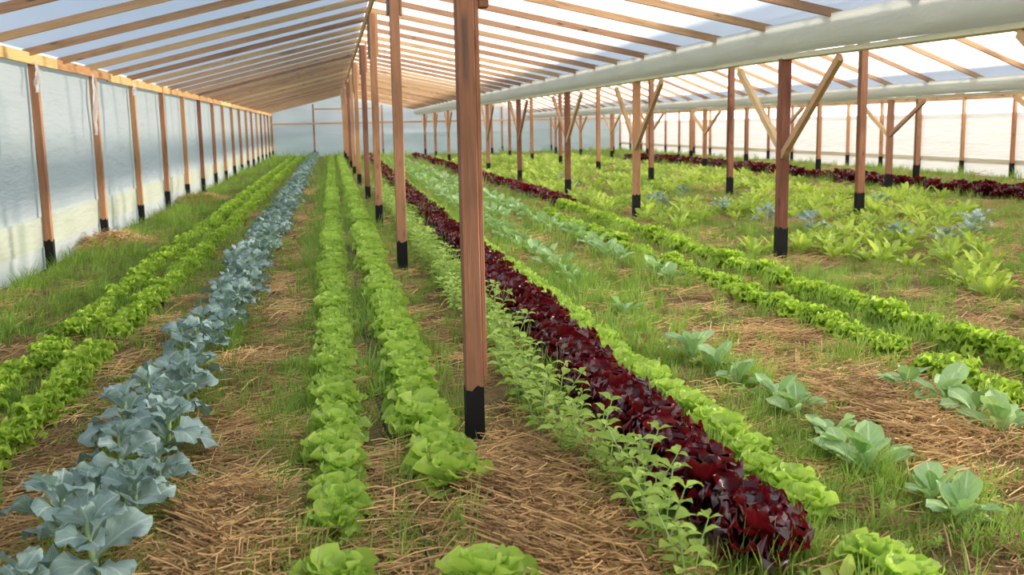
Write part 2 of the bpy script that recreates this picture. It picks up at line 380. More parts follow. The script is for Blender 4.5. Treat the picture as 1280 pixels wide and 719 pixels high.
# ------------------------------------------------------------------ gutters
def gutter(x, zb, zt, hw, label, drop):
    root = empty('rain_gutter', (x, 0, 0)); tag(root, label, 'gutter', kind=None)
    n = 14; v, f = [], []; yv = grid_axis(Y0, Y1, lambda y: .45)
    for y in yv:
        dz = -drop * max(0., min(1.5, (11.2 - y) / 3.2))
        for i in range(n + 1):
            a = PI + PI * i / n
            ca, sa = math.cos(a), math.sin(a)
            wv = .014 * noise.noise(Vector((ca * 2 + x, y * .8, sa * 2)))
            v.append(((hw + wv) * math.copysign(abs(ca) ** .7, ca), y, zt + dz + (zt - zb + wv) * -abs(sa) ** .75))
    m = n + 1
    for j in range(len(yv) - 1):
        for i in range(n): f.append((j * m + i, j * m + i + 1, (j + 1) * m + i + 1, (j + 1) * m + i))
    o = link('trough_skin', mesh('trough_skin', v, f, FILM_GUT, smooth=True), root)
    md = o.modifiers.new('thick', 'SOLIDIFY'); md.thickness = .012; md.offset = 1
    y = Y0
    while y < Y1 - .1:
        l = min(6.1, Y1 - y); d1 = -drop * max(0, min(1.5, (11.2 - y) / 3.2)); d2 = -drop * max(0, min(1.5, (11.2 - y - l) / 3.2))
        beam('support_plank', (.03, y + .004, zb - .03 + d1), (.03, y + l - .004, zb - .03 + d2), .16, .05, CREAM, root); y += l
    return root
gutter(GUT[0], 2.33, 2.63, .23, 'long white film-covered gutter over the first post row with Y braces', .035)
gutter(GUT[1], 2.03, 2.29, .22, 'farther white film-covered gutter over the second row of braced posts', .0)

# ------------------------------------------------------------------ posts
RIDGEROW = 'ridge row posts of the left bay'
def post(x, y, w_, h, tar, label, group, braces=0, cheeks=False, zb=None, batten=False, red=False):
    z0 = gz(x, y) - .05
    root = empty('timber_post', (x, y, z0)); tag(root, label, 'post', group)
    root.rotation_euler = (random.uniform(-.004, .004), random.uniform(-.004, .004), random.uniform(-.03, .03))
    link('shaft', box_mesh('shaft', w_, w_, h - z0, (WOOD_R1 if batten else WOOD_R) if red else WOOD_Z, .006, True), root)
    tar_sleeve(w_, tar + .05, root)
    if batten:
        link('batten', box_mesh('batten', .022, w_ * .9, h - z0 - tar - .12, WOOD_Z, .003, True), root, (w_ / 2 + .011, 0, tar + .1))
    if batten:
        link('cleat', box_mesh('cleat', .05, .07, .09, WOOD_R, .004), root, (w_ / 2 + .047, -.01, 2.2 - z0))
    if cheeks:
        for s, m in ((-1, GREYWOOD), (1, WOOD_Z)):
            link('cheek_board', box_mesh('cheek_board', .028, .10, h - 2.72, m, .003, True), root, (s * (w_ / 2 + .014), random.uniform(-.01, .02), 2.72 - z0 + random.uniform(-.06, .06)))
    if braces:
        for s in (-1, 1):
            if braces == 1 or True:
                o = beam('brace', (s * .02, s * (w_ / 2 - .02), 1.2 - z0 + random.uniform(-.05, .05)), (s * .02, s * (1.42 + random.uniform(-.06, .1)), (zb or h) - z0 - .05), .06, .085, WOOD_X, root)
    return root
CY = [5.06, 11.3, 16.6, 22.9] + [22.9 + 6.0 * k for k in range(1, 7)]
for i, y in enumerate(CY):
    post([.655, .71, .70, .74][i] if i < 4 else .72, y, .088 if i == 0 else .108, RZ[0] - .20, .30 if i == 0 else .36,
         f'{ordn(i)} tall brown ridge post between the lettuce rows, black tarred foot' if i else 'nearest tall reddish-brown ridge post with black foot, cutting the middle of the view',
         RIDGEROW, cheeks=True, batten=(i == 0), red=i in (0, 3, 6))
GY = [5.75, 11.2, 17.0, 22.2, 28.1] + [28.1 + 5.8 * k for k in range(1, 6)]
for i, y in enumerate(GY):
    post(5.05, y, .115, 2.28, .40, f'{ordn(i)} Y-braced post under the nearer white gutter, black foot', 'braced posts under the nearer gutter', braces=1, zb=2.26, red=i in (1, 3, 4, 6))
for i, y in enumerate([15.9, 21.6, 27.3, 33, 38.7, 44.4, 50.1, 55.8]):
    post(8.53, y, .12, RZ[1] - .20, .40, f'{ordn(i)} tall post standing between the two white gutters, black foot', 'ridge posts between the gutters', cheeks=True)
for i, y in enumerate([15.1, 20.6, 26.2, 31.8, 37.4, 43, 48.6, 54.2]):
    post(11.7, y, .115, 1.98, .42, f'{ordn(i)} Y-braced post under the farther white gutter, black foot', 'braced posts under the farther gutter', braces=1, zb=1.97)
for i, y in enumerate([19.4, 24.2, 29.6, 35.2, 41, 47, 53]):
    post(14.5, y, .115, RZ[2] - .20, .42, f'{ordn(i)} plain post before the right film wall, beyond the red row', 'ridge posts of the right bay')

# ------------------------------------------------------------------ leaves
def interp(pts, t):
    for (a, b_), (c, d) in zip(pts, pts[1:]):
        if t <= c: return b_ + (d - b_) * (t - a) / (c - a)
    return pts[-1][1]
def leaf_data(L, W, nu, nv, prof, bend=.6, cup=.3, ruf=.0, rn=3., seed=0, fold=.0, roundtip=.12, twist=0.):
    rg = random.Random(seed); ph = [rg.uniform(0, 6.28) for _ in range(4)]
    v, uv, f = [], [], []
    y = z = 0.; pv = 0.
    for j in range(nv + 1):
        t = j / nv; th = -bend * (t ** 1.3)
        y += math.cos(th) * L * (t - pv); z += math.sin(th) * L * (t - pv); pv = t
        wd = W * interp(prof, t); tw = twist * t
        for i in range(nu + 1):
            u = -1 + 2 * i / nu; a = abs(u)
            lift = cup * wd * a * a + fold * wd * a
            edge = (a ** 1.5 * min(1, t * 1.6)) if t < .999 else (.55 + .45 * a)
            lift += ruf * edge * math.sin(rn * 6.283 * t * .5 + ph[0 if u < 0 else 1] + u * 2.2) + ruf * .6 * edge * math.sin(rn * 6.283 * t + ph[2] + u * 4)
            x = u * wd * (1 - .25 * cup * a)
            yy = y - roundtip * L * a * a * t * t
            lx, lz = x * math.cos(tw) - lift * math.sin(tw), x * math.sin(tw) + lift * math.cos(tw)
            v.append(Vector((lx, yy - lz * math.sin(th), z + lz * math.cos(th))))
            uv.append(((u + 1) / 2, t))
    m = nu + 1
    for j in range(nv):
        for i in range(nu): f.append((j * m + i, j * m + i + 1, (j + 1) * m + i + 1, (j + 1) * m + i))
    return v, f, uv
ROUND = [(0, .3), (.15, .42), (.4, .85), (.65, 1), (.85, .92), (1, .6)]
FRIL = [(0, .3), (.2, .5), (.5, .88), (.74, 1), (.9, .86), (1, .5)]
PADDLE = [(0, .12), (.2, .12), (.3, .42), (.45, .85), (.65, 1), (.84, .8), (.95, .45), (1, .15)]
BLADE = [(0, .16), (.16, .16), (.26, .62), (.34, .5), (.42, .92), (.56, .9), (.68, 1), (.84, .72), (.94, .4), (1, .12)]
OVATE = [(0, .1), (.12, .12), (.25, .7), (.42, 1), (.65, .8), (.85, .38), (1, .03)]
CHARD = [(0, .12), (.3, .16), (.42, .6), (.6, 1), (.8, .9), (.93, .6), (1, .25)]
class Kind:
    """a kind of plant: leaf meshes, placements of leaves, whole-plant meshes for the far ones"""
    def __init__(s, name, cat, mat, leaf_args, lowres, specs, stem=None, nvar=4):
        s.name, s.cat, s.mat = name, cat, mat
        s.ld = [leaf_data(seed=11 * k + 3, **a) for k, a in enumerate(leaf_args)]
        s.lm = [mesh('leaf', v, f, mat, uv, True) for v, f, uv in s.ld]
        s.low = [leaf_data(seed=11 * k + 3, **{**a, **lowres}) for k, a in enumerate(leaf_args)]
        s.specs = [specs(random.Random(100 + k)) for k in range(nvar)]
        s.stem = stem
        s.stemm = mesh('stem', *stem, M_STEM, [(0.5, .5)] * len(stem[0]), True) if stem else None
        s.full = [s.bake(k, s.ld) for k in range(nvar)]
        s.lowm = [s.bake(k, s.low) for k in range(nvar)]
    def bake(s, k, ld):
        V, Fc, U = [], [], []
        for (li, loc, rot, sc) in s.specs[k]:
            v, f, uv = ld[li]; R = Euler(rot).to_matrix(); o = len(V); l = Vector(loc)
            V += [R @ (p * sc) + l for p in v]; Fc += [tuple(i + o for i in q) for q in f]; U += uv
        ns = 0
        if s.stem:
            o = len(V); V += s.stem[0]; Fc += [tuple(i + o for i in q) for q in s.stem[1]]; U += [(.5, .5)] * len(s.stem[0]); ns = len(s.stem[1])
        me = mesh(s.name, V, Fc, s.mat, U, True)
        if ns:
            me.materials.append(M_STEM); n = len(me.polygons)
            me.polygons.foreach_set('material_index', [0] * (n - ns) + [1] * ns)
        return me
    def place(s, x, y, sc, label, group, near, rg, dz=-.01):
        k = rg.randrange(len(s.specs)); z = gz(x, y) + dz; rz = rg.uniform(0, 2 * PI)
        if near:
            o = empty(s.name, (x, y, z), rz); o.scale = (sc, sc, sc)
            if s.stemm: link('stem', s.stemm, o)
            for (li, loc, rot, c) in s.specs[k]: link('leaf', s.lm[li], o, loc, rot, c)
        else:
            o = link(s.name, s.full[k] if y < 20 else s.lowm[k], None, (x, y, z), (0, 0, rz), sc)
        o.rotation_euler = (rg.uniform(-.08, .08), rg.uniform(-.08, .08), rz)
        tag(o, label, s.cat, group); return o
def rings(rg, rr, jitter=.12, n_leaf=3):
    sp = []; a0 = rg.uniform(0, 6.28)
    for (n, tilt, r, z, sc) in rr:
        for k in range(n):
            az = a0 + 2 * PI * k / n + rg.uniform(-.2, .2)
            sp.append((rg.randrange(n_leaf), (-math.sin(az) * r, math.cos(az) * r, z), (tilt + rg.uniform(-jitter, jitter), rg.uniform(-.12, .12), az), sc * rg.uniform(.85, 1.15)))
        a0 += PI / n + .3
    return sp
K_LET = Kind('lettuce_head', 'lettuce', M_LET,
    [dict(L=.135, W=.062, nu=6, nv=7, prof=ROUND, bend=.75, cup=.55, ruf=.015, rn=5),
     dict(L=.13, W=.068, nu=6, nv=7, prof=ROUND, bend=.45, cup=.75, ruf=.014, rn=5),
     dict(L=.125, W=.058, nu=6, nv=7, prof=ROUND, bend=1.05, cup=.4, ruf=.018, rn=6)], dict(nu=4, nv=3),
    lambda rg: rings(rg, [(7, .42, .02, .02, 1.05), (7, .8, .022, .035, .98), (6, 1.12, .022, .05, .88), (5, 1.45, .026, .06, .7)], .2))
K_FRI = Kind('frilly_lettuce', 'lettuce', M_FRI,
    [dict(L=.13, W=.058, nu=8, nv=8, prof=FRIL, bend=.9, cup=.3, ruf=.028, rn=7),
     dict(L=.125, W=.062, nu=8, nv=8, prof=FRIL, bend=.6, cup=.45, ruf=.030, rn=8),
     dict(L=.115, W=.055, nu=8, nv=8, prof=FRIL, bend=1.2, cup=.3, ruf=.028, rn=7.5)], dict(nu=4, nv=5),
    lambda rg: rings(rg, [(7, .5, .02, .02, 1.0), (7, .9, .022, .035, 1.0), (6, 1.2, .022, .05, .92), (6, 1.5, .028, .06, .78)], .2))
K_RED = Kind('red_lettuce', 'lettuce', M_RED,
    [dict(L=.18, W=.066, nu=8, nv=9, prof=FRIL, bend=.85, cup=.35, ruf=.026, rn=8),
     dict(L=.17, W=.072, nu=8, nv=9, prof=FRIL, bend=.55, cup=.5, ruf=.028, rn=9),
     dict(L=.16, W=.062, nu=8, nv=9, prof=FRIL, bend=1.15, cup=.3, ruf=.028, rn=10)], dict(nu=4, nv=4),
    lambda rg: rings(rg, [(6, .45, .02, .03, 1.0), (7, .85, .025, .04, 1.05), (6, 1.15, .025, .05, 1.05), (6, 1.42, .03, .06, .95)], .25))
bst = tube_data([(0, 0, -.03), (.006, .004, .10), (.0, .01, .2), (.004, .004, .27)], lambda t: .014 - .005 * t)
BROAD = [(0, .13), (.24, .13), (.30, .4), (.36, .38), (.46, .85), (.58, .95), (.72, 1), (.86, .88), (.95, .65), (1, .35)]
def bro_spec(rg):
    sp = []
    for k in range(13):
        az = k * 2.4 + rg.uniform(-.3, .3); t = k / 12
        sp.append((rg.randrange(3), (0, 0, .06 + .18 * t), (.65 + .7 * t + rg.uniform(-.25, .25), rg.uniform(-.45, .45), az), (1.05 - .42 * t) * rg.uniform(.8, 1.15)))
    return sp
K_BRO = Kind('broccoli_plant', 'broccoli', M_BRO,
    [dict(L=.26, W=.082, nu=6, nv=10, prof=BROAD, bend=1.15, cup=.25, ruf=.017, rn=5, fold=.1, roundtip=.10),
     dict(L=.245, W=.088, nu=6, nv=10, prof=BROAD, bend=1.6, cup=.1, ruf=.020, rn=4.2, fold=.16, roundtip=.10, twist=.35),
     dict(L=.25, W=.078, nu=6, nv=10, prof=BROAD, bend=.8, cup=.4, ruf=.017, rn=5.4, fold=.08, roundtip=.10, twist=-.35)], dict(nu=4, nv=6), bro_spec, bst)
SPOON = [(0, .14), (.22, .13), (.32, .4), (.45, .8), (.65, 1), (.82, .93), (.94, .65), (1, .35)]
K_CAB = Kind('cabbage_plant', 'cabbage', M_CAB,
    [dict(L=.20, W=.062, nu=6, nv=8, prof=SPOON, bend=.5, cup=.35, ruf=.006, rn=2.5, fold=.06, roundtip=.08),
     dict(L=.19, W=.066, nu=6, nv=8, prof=SPOON, bend=.85, cup=.25, ruf=.007, rn=2, fold=.06, roundtip=.08, twist=.25),
     dict(L=.18, W=.058, nu=6, nv=8, prof=SPOON, bend=.25, cup=.5, ruf=.006, rn=2.5, fold=.06, roundtip=.08, twist=-.25)], dict(nu=4, nv=5),
    lambda rg: rings(rg, [(3, .65, .01, .02, 1.0), (3, 1.0, .01, .04, 1.0), (2, 1.3, .008, .05, .75)], .25))
K_CHA = Kind('chard_plant', 'chard', M_CHA,
    [dict(L=.32, W=.046, nu=5, nv=7, prof=CHARD, bend=.6, cup=.3, ruf=.012, rn=5, fold=.1, roundtip=.04),
     dict(L=.28, W=.050, nu=5, nv=7, prof=CHARD, bend=1.0, cup=.25, ruf=.014, rn=5, fold=.1, roundtip=.04, twist=.5),
     dict(L=.26, W=.040, nu=5, nv=7, prof=CHARD, bend=.4, cup=.3, ruf=.012, rn=5, fold=.1, roundtip=.04, twist=-.5)], dict(nu=3, nv=5),
    lambda rg: rings(rg, [(4, .9, .015, .0, .95), (4, 1.2, .012, .0, 1.0), (3, 1.45, .008, .0, .8)], .25))
K_KAL = Kind('kale_plant', 'kale', M_KAL,
    [dict(L=.26, W=.068, nu=5, nv=8, prof=BROAD, bend=1.0, cup=.25, ruf=.016, rn=4, fold=.1, roundtip=.08),
     dict(L=.24, W=.07, nu=5, nv=8, prof=BROAD, bend=1.3, cup=.2, ruf=.018, rn=4, fold=.1, roundtip=.08, twist=.3),
     dict(L=.23, W=.06, nu=5, nv=8, prof=BROAD, bend=.7, cup=.3, ruf=.016, rn=4, fold=.1, roundtip=.08)], dict(nu=3, nv=6),
    lambda rg: rings(rg, [(3, .55, .01, .08, 1.0), (4, .9, .01, .15, .95), (3, 1.2, .008, .2, .7)], .25), bst)
def herb_parts(seed):
    rg = random.Random(seed); V, Fc, sp = [], [], []
    for s in range(3):
        a = s * 2.1 + rg.uniform(-.4, .4); h = rg.uniform(.22, .34); lean = rg.uniform(.05, .12)
        pts = [(math.cos(a) * lean * t * t + .02 * math.cos(a), math.sin(a) * lean * t * t + .02 * math.sin(a), -.02 + h * t) for t in (0, .25, .5, .75, 1)]
        v, f = tube_data(pts, lambda t: .0045 - .002 * t, 5); o = len(V); V += v; Fc += [tuple(i + o for i in q) for q in f]
        for n in range(5):
            t = .25 + .75 * n / 4; p = (math.cos(a) * (lean * t * t + .02), math.sin(a) * (lean * t * t + .02), -.02 + h * t)
            for q in range(2 if n < 4 else 3):
                az = n * PI / 2 + q * (PI if n < 4 else 2.1) + a
                sp.append((rg.randrange(3), p, (.35 + .3 * t + rg.uniform(-.2, .2), rg.uniform(-.3, .3), az), rg.uniform(.75, 1.15) * (1.15 - .3 * t if n < 4 else .7)))
    return (V, Fc), sp
hst, hsp = herb_parts(5)
K_HRB = Kind('leafy_herb', 'herb', M_HRB,
    [dict(L=.095, W=.028, nu=4, nv=6, prof=OVATE, bend=.8, cup=.2, ruf=.003, rn=4, fold=.25, roundtip=0),
     dict(L=.10, W=.026, nu=4, nv=6, prof=OVATE, bend=1.1, cup=.2, ruf=.003, rn=4, fold=.25, roundtip=0),
     dict(L=.085, W=.03, nu=4, nv=6, prof=OVATE, bend=.5, cup=.2, ruf=.003, rn=4, fold=.2, roundtip=0)], dict(nu=2, nv=3),
    lambda rg: hsp, hst, 1)

# ------------------------------------------------------------------ planted rows
NEAR = 13
STUFF = {}
def row(kind, xf, ylist, what, where, group, ymax, near=NEAR, sc=(.9, 1.1), jx=.025, marks=CY, mark='ridge post', seed=1):
    """ylist: positions along the row; beyond ymax the plants go into one far-away 'stuff' object per row kind"""
    rg = random.Random(seed); n = 0; last = -1
    for y in ylist:
        x = xf(y) + rg.uniform(-jx, jx); s = rg.uniform(*sc); y = y + rg.uniform(-.03, .03)
        if y > ymax:
            STUFF.setdefault(kind, []).append((x, y, s, rg.uniform(0, 6.28))); continue
        k = sum(1 for m in marks if m < y)
        if k != last: n = 0; last = k
        if k == 0: lab = f'{ordn(n)} {what} from the near end of {where}'
        else: lab = f'{ordn(n)} {what} beyond the {"first" if k == 1 else ordn(k - 1)} {mark} in {where}'
        kind.place(x, y, s, lab, group, y < near, rg); n += 1
def span(a, b, step, gaps=()):
    o = []; y = a
    while y < b:
        if not any(g0 < y < g1 for g0, g1 in gaps): o.append(y)
        y += step
    return o
row(K_FRI, lambda y: -2.03, span(6.0, 59, .25, ((7.9, 8.15), (9.6, 9.95))), 'frilly lettuce', 'the outermost left row', 'frilly lettuces beside the left wall', 29, jx=.04, sc=(.9, 1.15), seed=2)
row(K_FRI, lambda y: -1.67, span(5.1, 59, .25, ((7.6, 7.9),)), 'frilly lettuce', 'the left row beside the broccoli', 'frilly lettuces beside the broccoli', 29, jx=.04, sc=(.85, 1.1), seed=3)
by = span(3.42, 60, .24, ((6.7, 7.1), (8.6, 8.8)))
def zig(y): return -.95 + (.10 if int(round(y / .24)) % 2 else -.08)
row(K_BRO, zig, by, 'broccoli', 'the blue-green row', 'broccoli plants in the blue-green row', 45, near=11.5, sc=(.68, .98), jx=.05, seed=4)
row(K_LET, lambda y: -.05, [3.38] + span(3.95, 60, .19), 'butterhead', 'the row left of the drip hose', 'lettuces left of the drip hose', 24, sc=(.85, 1.15), seed=5)
row(K_LET, lambda y: .41 if y > 5 else .43, [3.22] + span(4.3, 60, .205), 'butterhead', 'the row right of the drip hose', 'lettuces right of the drip hose', 24, sc=(.95, 1.3), seed=6)
def rdx(y): return 1.42 + min(y, 6) * .013 + max(0, y - 6) * .010
row(K_RED, rdx, span(3.35, 58, .175), 'red lettuce', 'the long dark red row', 'red lettuces in the long row', 24, sc=(.95, 1.2), jx=.06, seed=7)
row(K_LET, lambda y: 1.83 + max(0, y - 12) * .008, [3.02, 3.2] + span(3.75, 55, .22, ((13.5, 15),)), 'green lettuce', 'the row right of the reds', 'lettuces right of the red row', 22, sc=(.85, 1.05), seed=8)
row(K_HRB, lambda y: 1.07 + (.06 if y < 4 else 0), span(3.2, 26, .19), 'leafy herb', 'the row left of the reds', 'herbs left of the red row', 26, near=8.5, sc=(.85, 1.15), jx=.08, seed=9)
c1 = [3.5, 3.75, 4.1, 4.35, 4.62, 5.0, 5.3, 5.75, 6.1, 6.5, 8.1, 9.9, 10.3] + span(10.8, 48, .42)
row(K_CAB, lambda y: 2.34 + max(0, y - 8) * .004, c1, 'cabbage', 'the left cabbage row', 'cabbages in the left row', 34, near=12, sc=(.85, 1.2), jx=.06, seed=10)
c2 = [4.45, 4.75, 5.05, 5.3, 9.7, 10.15] + span(11.3, 48, .42)
row(K_CAB, lambda y: 3.2, c2, 'cabbage', 'the right cabbage row', 'cabbages in the right row', 34, near=12, sc=(.95, 1.25), jx=.06, seed=11)
row(K_CAB, lambda y: 2.78, span(17, 48, .5), 'cabbage', 'the middle cabbage row', 'far cabbages in the middle row', 34, near=0, sc=(1.0, 1.2), jx=.15, seed=12)
row(K_FRI, lambda y: 3.6, span(5.0, 17.5, .24, ((5.9, 6.1), (11.0, 11.3))), 'frilly lettuce', 'the row right of the cabbages', 'frilly lettuces right of the cabbages', 30, jx=.05, sc=(.8, 1.15), marks=GY, mark='gutter post', seed=13)
row(K_FRI, lambda y: 4.2 + max(0, y - 14) * .02, span(5.4, 19.2, .24, ((6.5, 6.7),)), 'frilly lettuce', 'the row beside the braced posts', 'frilly lettuces beside the braced posts', 30, jx=.05, sc=(.95, 1.35), marks=GY, mark='gutter post', seed=14)
row(K_RED, lambda y: 4.35, span(19.4, 55, .24), 'red lettuce', 'the far red row', 'red lettuces in the far middle row', 40, near=0, sc=(1.05, 1.3), jx=.05, marks=GY, mark='gutter post', seed=15)
for k, x0 in enumerate((12.75, 13.35)):
    row(K_RED, lambda y: x0 + (.4 if y > 30 else 0), span(14.2, 46, .40, ((20.8, 21.6), (27.5, 28.5))), 'red lettuce', ('nearer' if k == 0 else 'outermost') + ' right red row',
        'red lettuces by the right wall', 36, near=0, sc=(1.0, 1.4), jx=.12, marks=[15.1, 20.6, 26.2, 31.8], mark='outer gutter post', seed=16 + k)

# mixed field of chard and kale on the right
rg = random.Random(21); occupied = []
def field_label(x, y, what):
    g = sum(1 for m in GY if m < y)
    return what, g
chard = []
while len(chard) < 760:
    y = 7.2 + 43 * rg.random() ** 1.5; x = rg.uniform(4.75, 11.6)
    if x > .60 * y + .9 and y < 20: continue
    d = .25 + .14 * noise.noise(Vector((x * .7, y * .5, 1)))
    if y < 11.5 and x < 5.6: continue
    if noise.noise(Vector((x * .45, y * .3, 8.7))) < -.28: continue
    if any((x - a) ** 2 + (y - b_) ** 2 < d * d for a, b_ in chard): continue
    chard.append((x, y))
chard.sort(key=lambda p: p[1])
cnt = {}
for i, (x, y) in enumerate(chard[:298]):
    k = sum(1 for m in GY if m < y); side = 'left' if x < 4.75 + .18 * y else 'right'      # counted from the near end between neighbouring gutter posts
    n = cnt[(k, side)] = cnt.get((k, side), -1) + 1
    lab = f'{ordn(n)} chard by distance past the {"first" if k == 1 else ordn(k - 1)} gutter post, {side} half of field'
    K_CHA.place(x, y, rg.uniform(.65, 1.1), lab, 'chard plants in the right field', y < 12, rg)
STUFF[K_CHA] = [(x, y, rg.uniform(.8, 1.15), rg.uniform(0, 6.28)) for x, y in chard[298:]]
kal = [(7.4, 11.6), (7.0, 12.0), (6.5, 13.4), (8.0, 10.3), (9.2, 13.6), (8.4, 12.6), (6.4, 16.5), (5.9, 18.5), (6.1, 19.1), (7.4, 21.5), (9.6, 17.2), (5.7, 24.6), (6.3, 28.5), (6.6, 15.2)]
for i, (x, y) in enumerate(sorted(kal, key=lambda p: p[1])):
    K_KAL.place(x, y, rg.uniform(.8, 1.15), f'{ordn(i)} blue-grey kale by distance among the chard of the right field', 'kale among the chard', y < 12.5, rg)
# a lone pale chard seedling at the near end of the red row
o = K_CHA.place(1.62, 3.02, .55, 'lone bright green seedling in front of the near end of the red row', None, True, rg)

# ------------------------------------------------------------------ stuff scattered with geometry nodes
def scatter(name, pts, sources, label, cat):
    """pts: (x, y, z, rz, scale, source index)"""
    me = bpy.data.meshes.new(name); me.from_pydata([p[:3] for p in pts], [], [])
    a = me.attributes.new('rot', 'FLOAT_VECTOR', 'POINT'); b_ = me.attributes.new('scl', 'FLOAT', 'POINT'); c = me.attributes.new('src', 'INT', 'POINT')
    fl = []
    for p in pts: fl += [p[6] if len(p) > 6 else 0, p[7] if len(p) > 7 else 0, p[3]]
    a.data.foreach_set('vector', fl); b_.data.foreach_set('value', [p[4] for p in pts]); c.data.foreach_set('value', [p[5] for p in pts])
    o = link(name, me)
    col = bpy.data.collections.new(name + '_source')
    for i, m in enumerate(sources):
        so_ = bpy.data.objects.new(f'{name}_piece_{i}', m); col.objects.link(so_)
    g = bpy.data.node_groups.new(name, 'GeometryNodeTree')
    g.interface.new_socket('Geometry', in_out='INPUT', socket_type='NodeSocketGeometry'); g.interface.new_socket('Geometry', in_out='OUTPUT', socket_type='NodeSocketGeometry')
    N = g.nodes.new; gi, go = N('NodeGroupInput'), N('NodeGroupOutput'); ci = N('GeometryNodeCollectionInfo'); ip = N('GeometryNodeInstanceOnPoints')
    ci.inputs['Collection'].default_value = col; ci.inputs['Separate Children'].default_value = True; ci.inputs['Reset Children'].default_value = True
    def attr(n, t):
        q = N('GeometryNodeInputNamedAttribute'); q.data_type = t; q.inputs['Name'].default_value = n; return q.outputs['Attribute']
    l = g.links.new
    l(gi.outputs[0], ip.inputs['Points']); l(ci.outputs[0], ip.inputs['Instance']); ip.inputs['Pick Instance'].default_value = True
    l(attr('src', 'INT'), ip.inputs['Instance Index']); l(attr('scl', 'FLOAT'), ip.inputs['Scale'])
    er = N('FunctionNodeEulerToRotation'); l(attr('rot', 'FLOAT_VECTOR'), er.inputs[0]); l(er.outputs[0], ip.inputs['Rotation'])
    l(ip.outputs[0], go.inputs[0])
    md = o.modifiers.new('scatter', 'NODES'); md.node_group = g
    tag(o, label, cat, kind='stuff'); return o
def tuft(seed, n, h, spread, wid):
    rg = random.Random(seed); V, Fc, U = [], [], []
    for _ in range(n):
        a = rg.uniform(0, 6.28); r = spread * rg.random() ** .7; hh = h * rg.uniform(.5, 1.15); ln = rg.uniform(.15, .75); az = a + rg.uniform(-.9, .9)
        bx, by_ = math.cos(a) * r, math.sin(a) * r; wx, wy = -math.sin(az) * wid, math.cos(az) * wid; o = len(V)
        for t, k in ((0, 1.), (.45, .85), (.8, .5)):
            d = hh * ln * t * t; z = hh * (t - .25 * ln * t * t) - .01
            V += [(bx + math.cos(az) * d - wx * k, by_ + math.sin(az) * d - wy * k, z), (bx + math.cos(az) * d + wx * k, by_ + math.sin(az) * d + wy * k, z)]
        V.append((bx + math.cos(az) * hh * ln, by_ + math.sin(az) * hh * ln, hh * (1 - .25 * ln)))
        Fc += [(o, o + 1, o + 3, o + 2), (o + 2, o + 3, o + 5, o + 4), (o + 4, o + 5, o + 6)]; U += [(.3, .2)] * 7
    return mesh('tuft', V, Fc, M_GRASS, U)
TUFTS = [tuft(1, 22, .13, .06, .0026), tuft(2, 26, .09, .08, .0024), tuft(3, 16, .20, .05, .003), tuft(4, 30, .06, .10, .0028)]
wv, wf, wu = [], [], []
_r = random.Random(3)
for k in range(14):
    v, f, uv = leaf_data(.035, .011, 2, 3, OVATE, .6, .2, 0, 1, k, .2, 0); R = Euler((_r.uniform(.2, 1.1), 0, k * 2.4)).to_matrix(); o_ = len(wv); l_ = Vector((_r.uniform(-.03, .03), _r.uniform(-.03, .03), _r.uniform(0, .03)))
    wv += [R @ (p * _r.uniform(.9, 1.4)) + l_ for p in v]; wf += [tuple(i + o_ for i in q) for q in f]; wu += uv
WEED = mesh('weed', wv, wf, M_HRB, wu, True)
def straw_clump(seed, n, rad, lift):
    rg = random.Random(seed); V, Fc, U = [], [], []
    for _ in range(n):
        x, y = rg.gauss(0, rad * .5), rg.gauss(0, rad * .5); z = rg.random() ** 1.5 * lift; a = rg.uniform(0, 6.28); l = rg.uniform(.05, .22); e = rg.uniform(-.25, .3)
        d = Vector((math.cos(a) * math.cos(e), math.sin(a) * math.cos(e), math.sin(e))) * l; s = Vector((-math.sin(a), math.cos(a), 0)) * rg.uniform(.0016, .0036); u_ = Vector((0, 0, .0035))
        p = Vector((x, y, z + .004 + max(0, -d.z) * .5)); m = d * .5 + Vector((0, 0, rg.uniform(-.01, .012))); o = len(V)
        for q in (Vector((0, 0, 0)), m, d): V += [p + q - s, p + q + s, p + q + u_]
        for k in (0, 3):
            for i in range(3): Fc.append((o + k + i, o + k + (i + 1) % 3, o + k + 3 + (i + 1) % 3, o + k + 3 + i))
        U += [(.3, .2)] * 9
    return mesh('straw', V, Fc, M_STRAW, U)
STRAWS = [straw_clump(k, 34, .16, .035) for k in (1, 2, 3)] + [straw_clump(9, 60, .16, .09)]
def strip(x, c, h, s=2): return math.exp(-abs((x - c) / h) ** s)
def grass_d(x, y):
    n = noise.noise(Vector((x * 1.6, y * .9, 5))); n2 = noise.noise(Vector((x * .8, y * .35, 15)))
    d = .22
    d += 1.5 * strip(x, -2.75, .6, 4) * (.8 + .7 * n2) + .5 * strip(x, -1.85, .1)
    d += 2.6 * strip(x, -.25, .11) + .55 * strip(x, .18, .15) * (y > 4.4) + .45 * strip(x, .72, .16) * (y > 4.7)
    d += 1.0 * strip(x, 1.2, .14) + 1.1 * strip(x, 1.66, .12) + 1.5 * strip(x, 2.08, .18) + .8 * strip(x, 2.4, .2)
    d += .9 * strip(x, -.95, .25) + .55 * strip(x, 2.8, .3) * (y > 7) + .4 * strip(x, 3.3, .2) + .5 * strip(x, 3.9, .2) + .3 * strip(x, -1.35, .15) * (y > 12)
    if x > 4.4: d += .55 + .5 * n2
    if x > 14.2: d += .6
    return max(.10, d * max(0, .62 + 1.4 * n + .4 * n2))
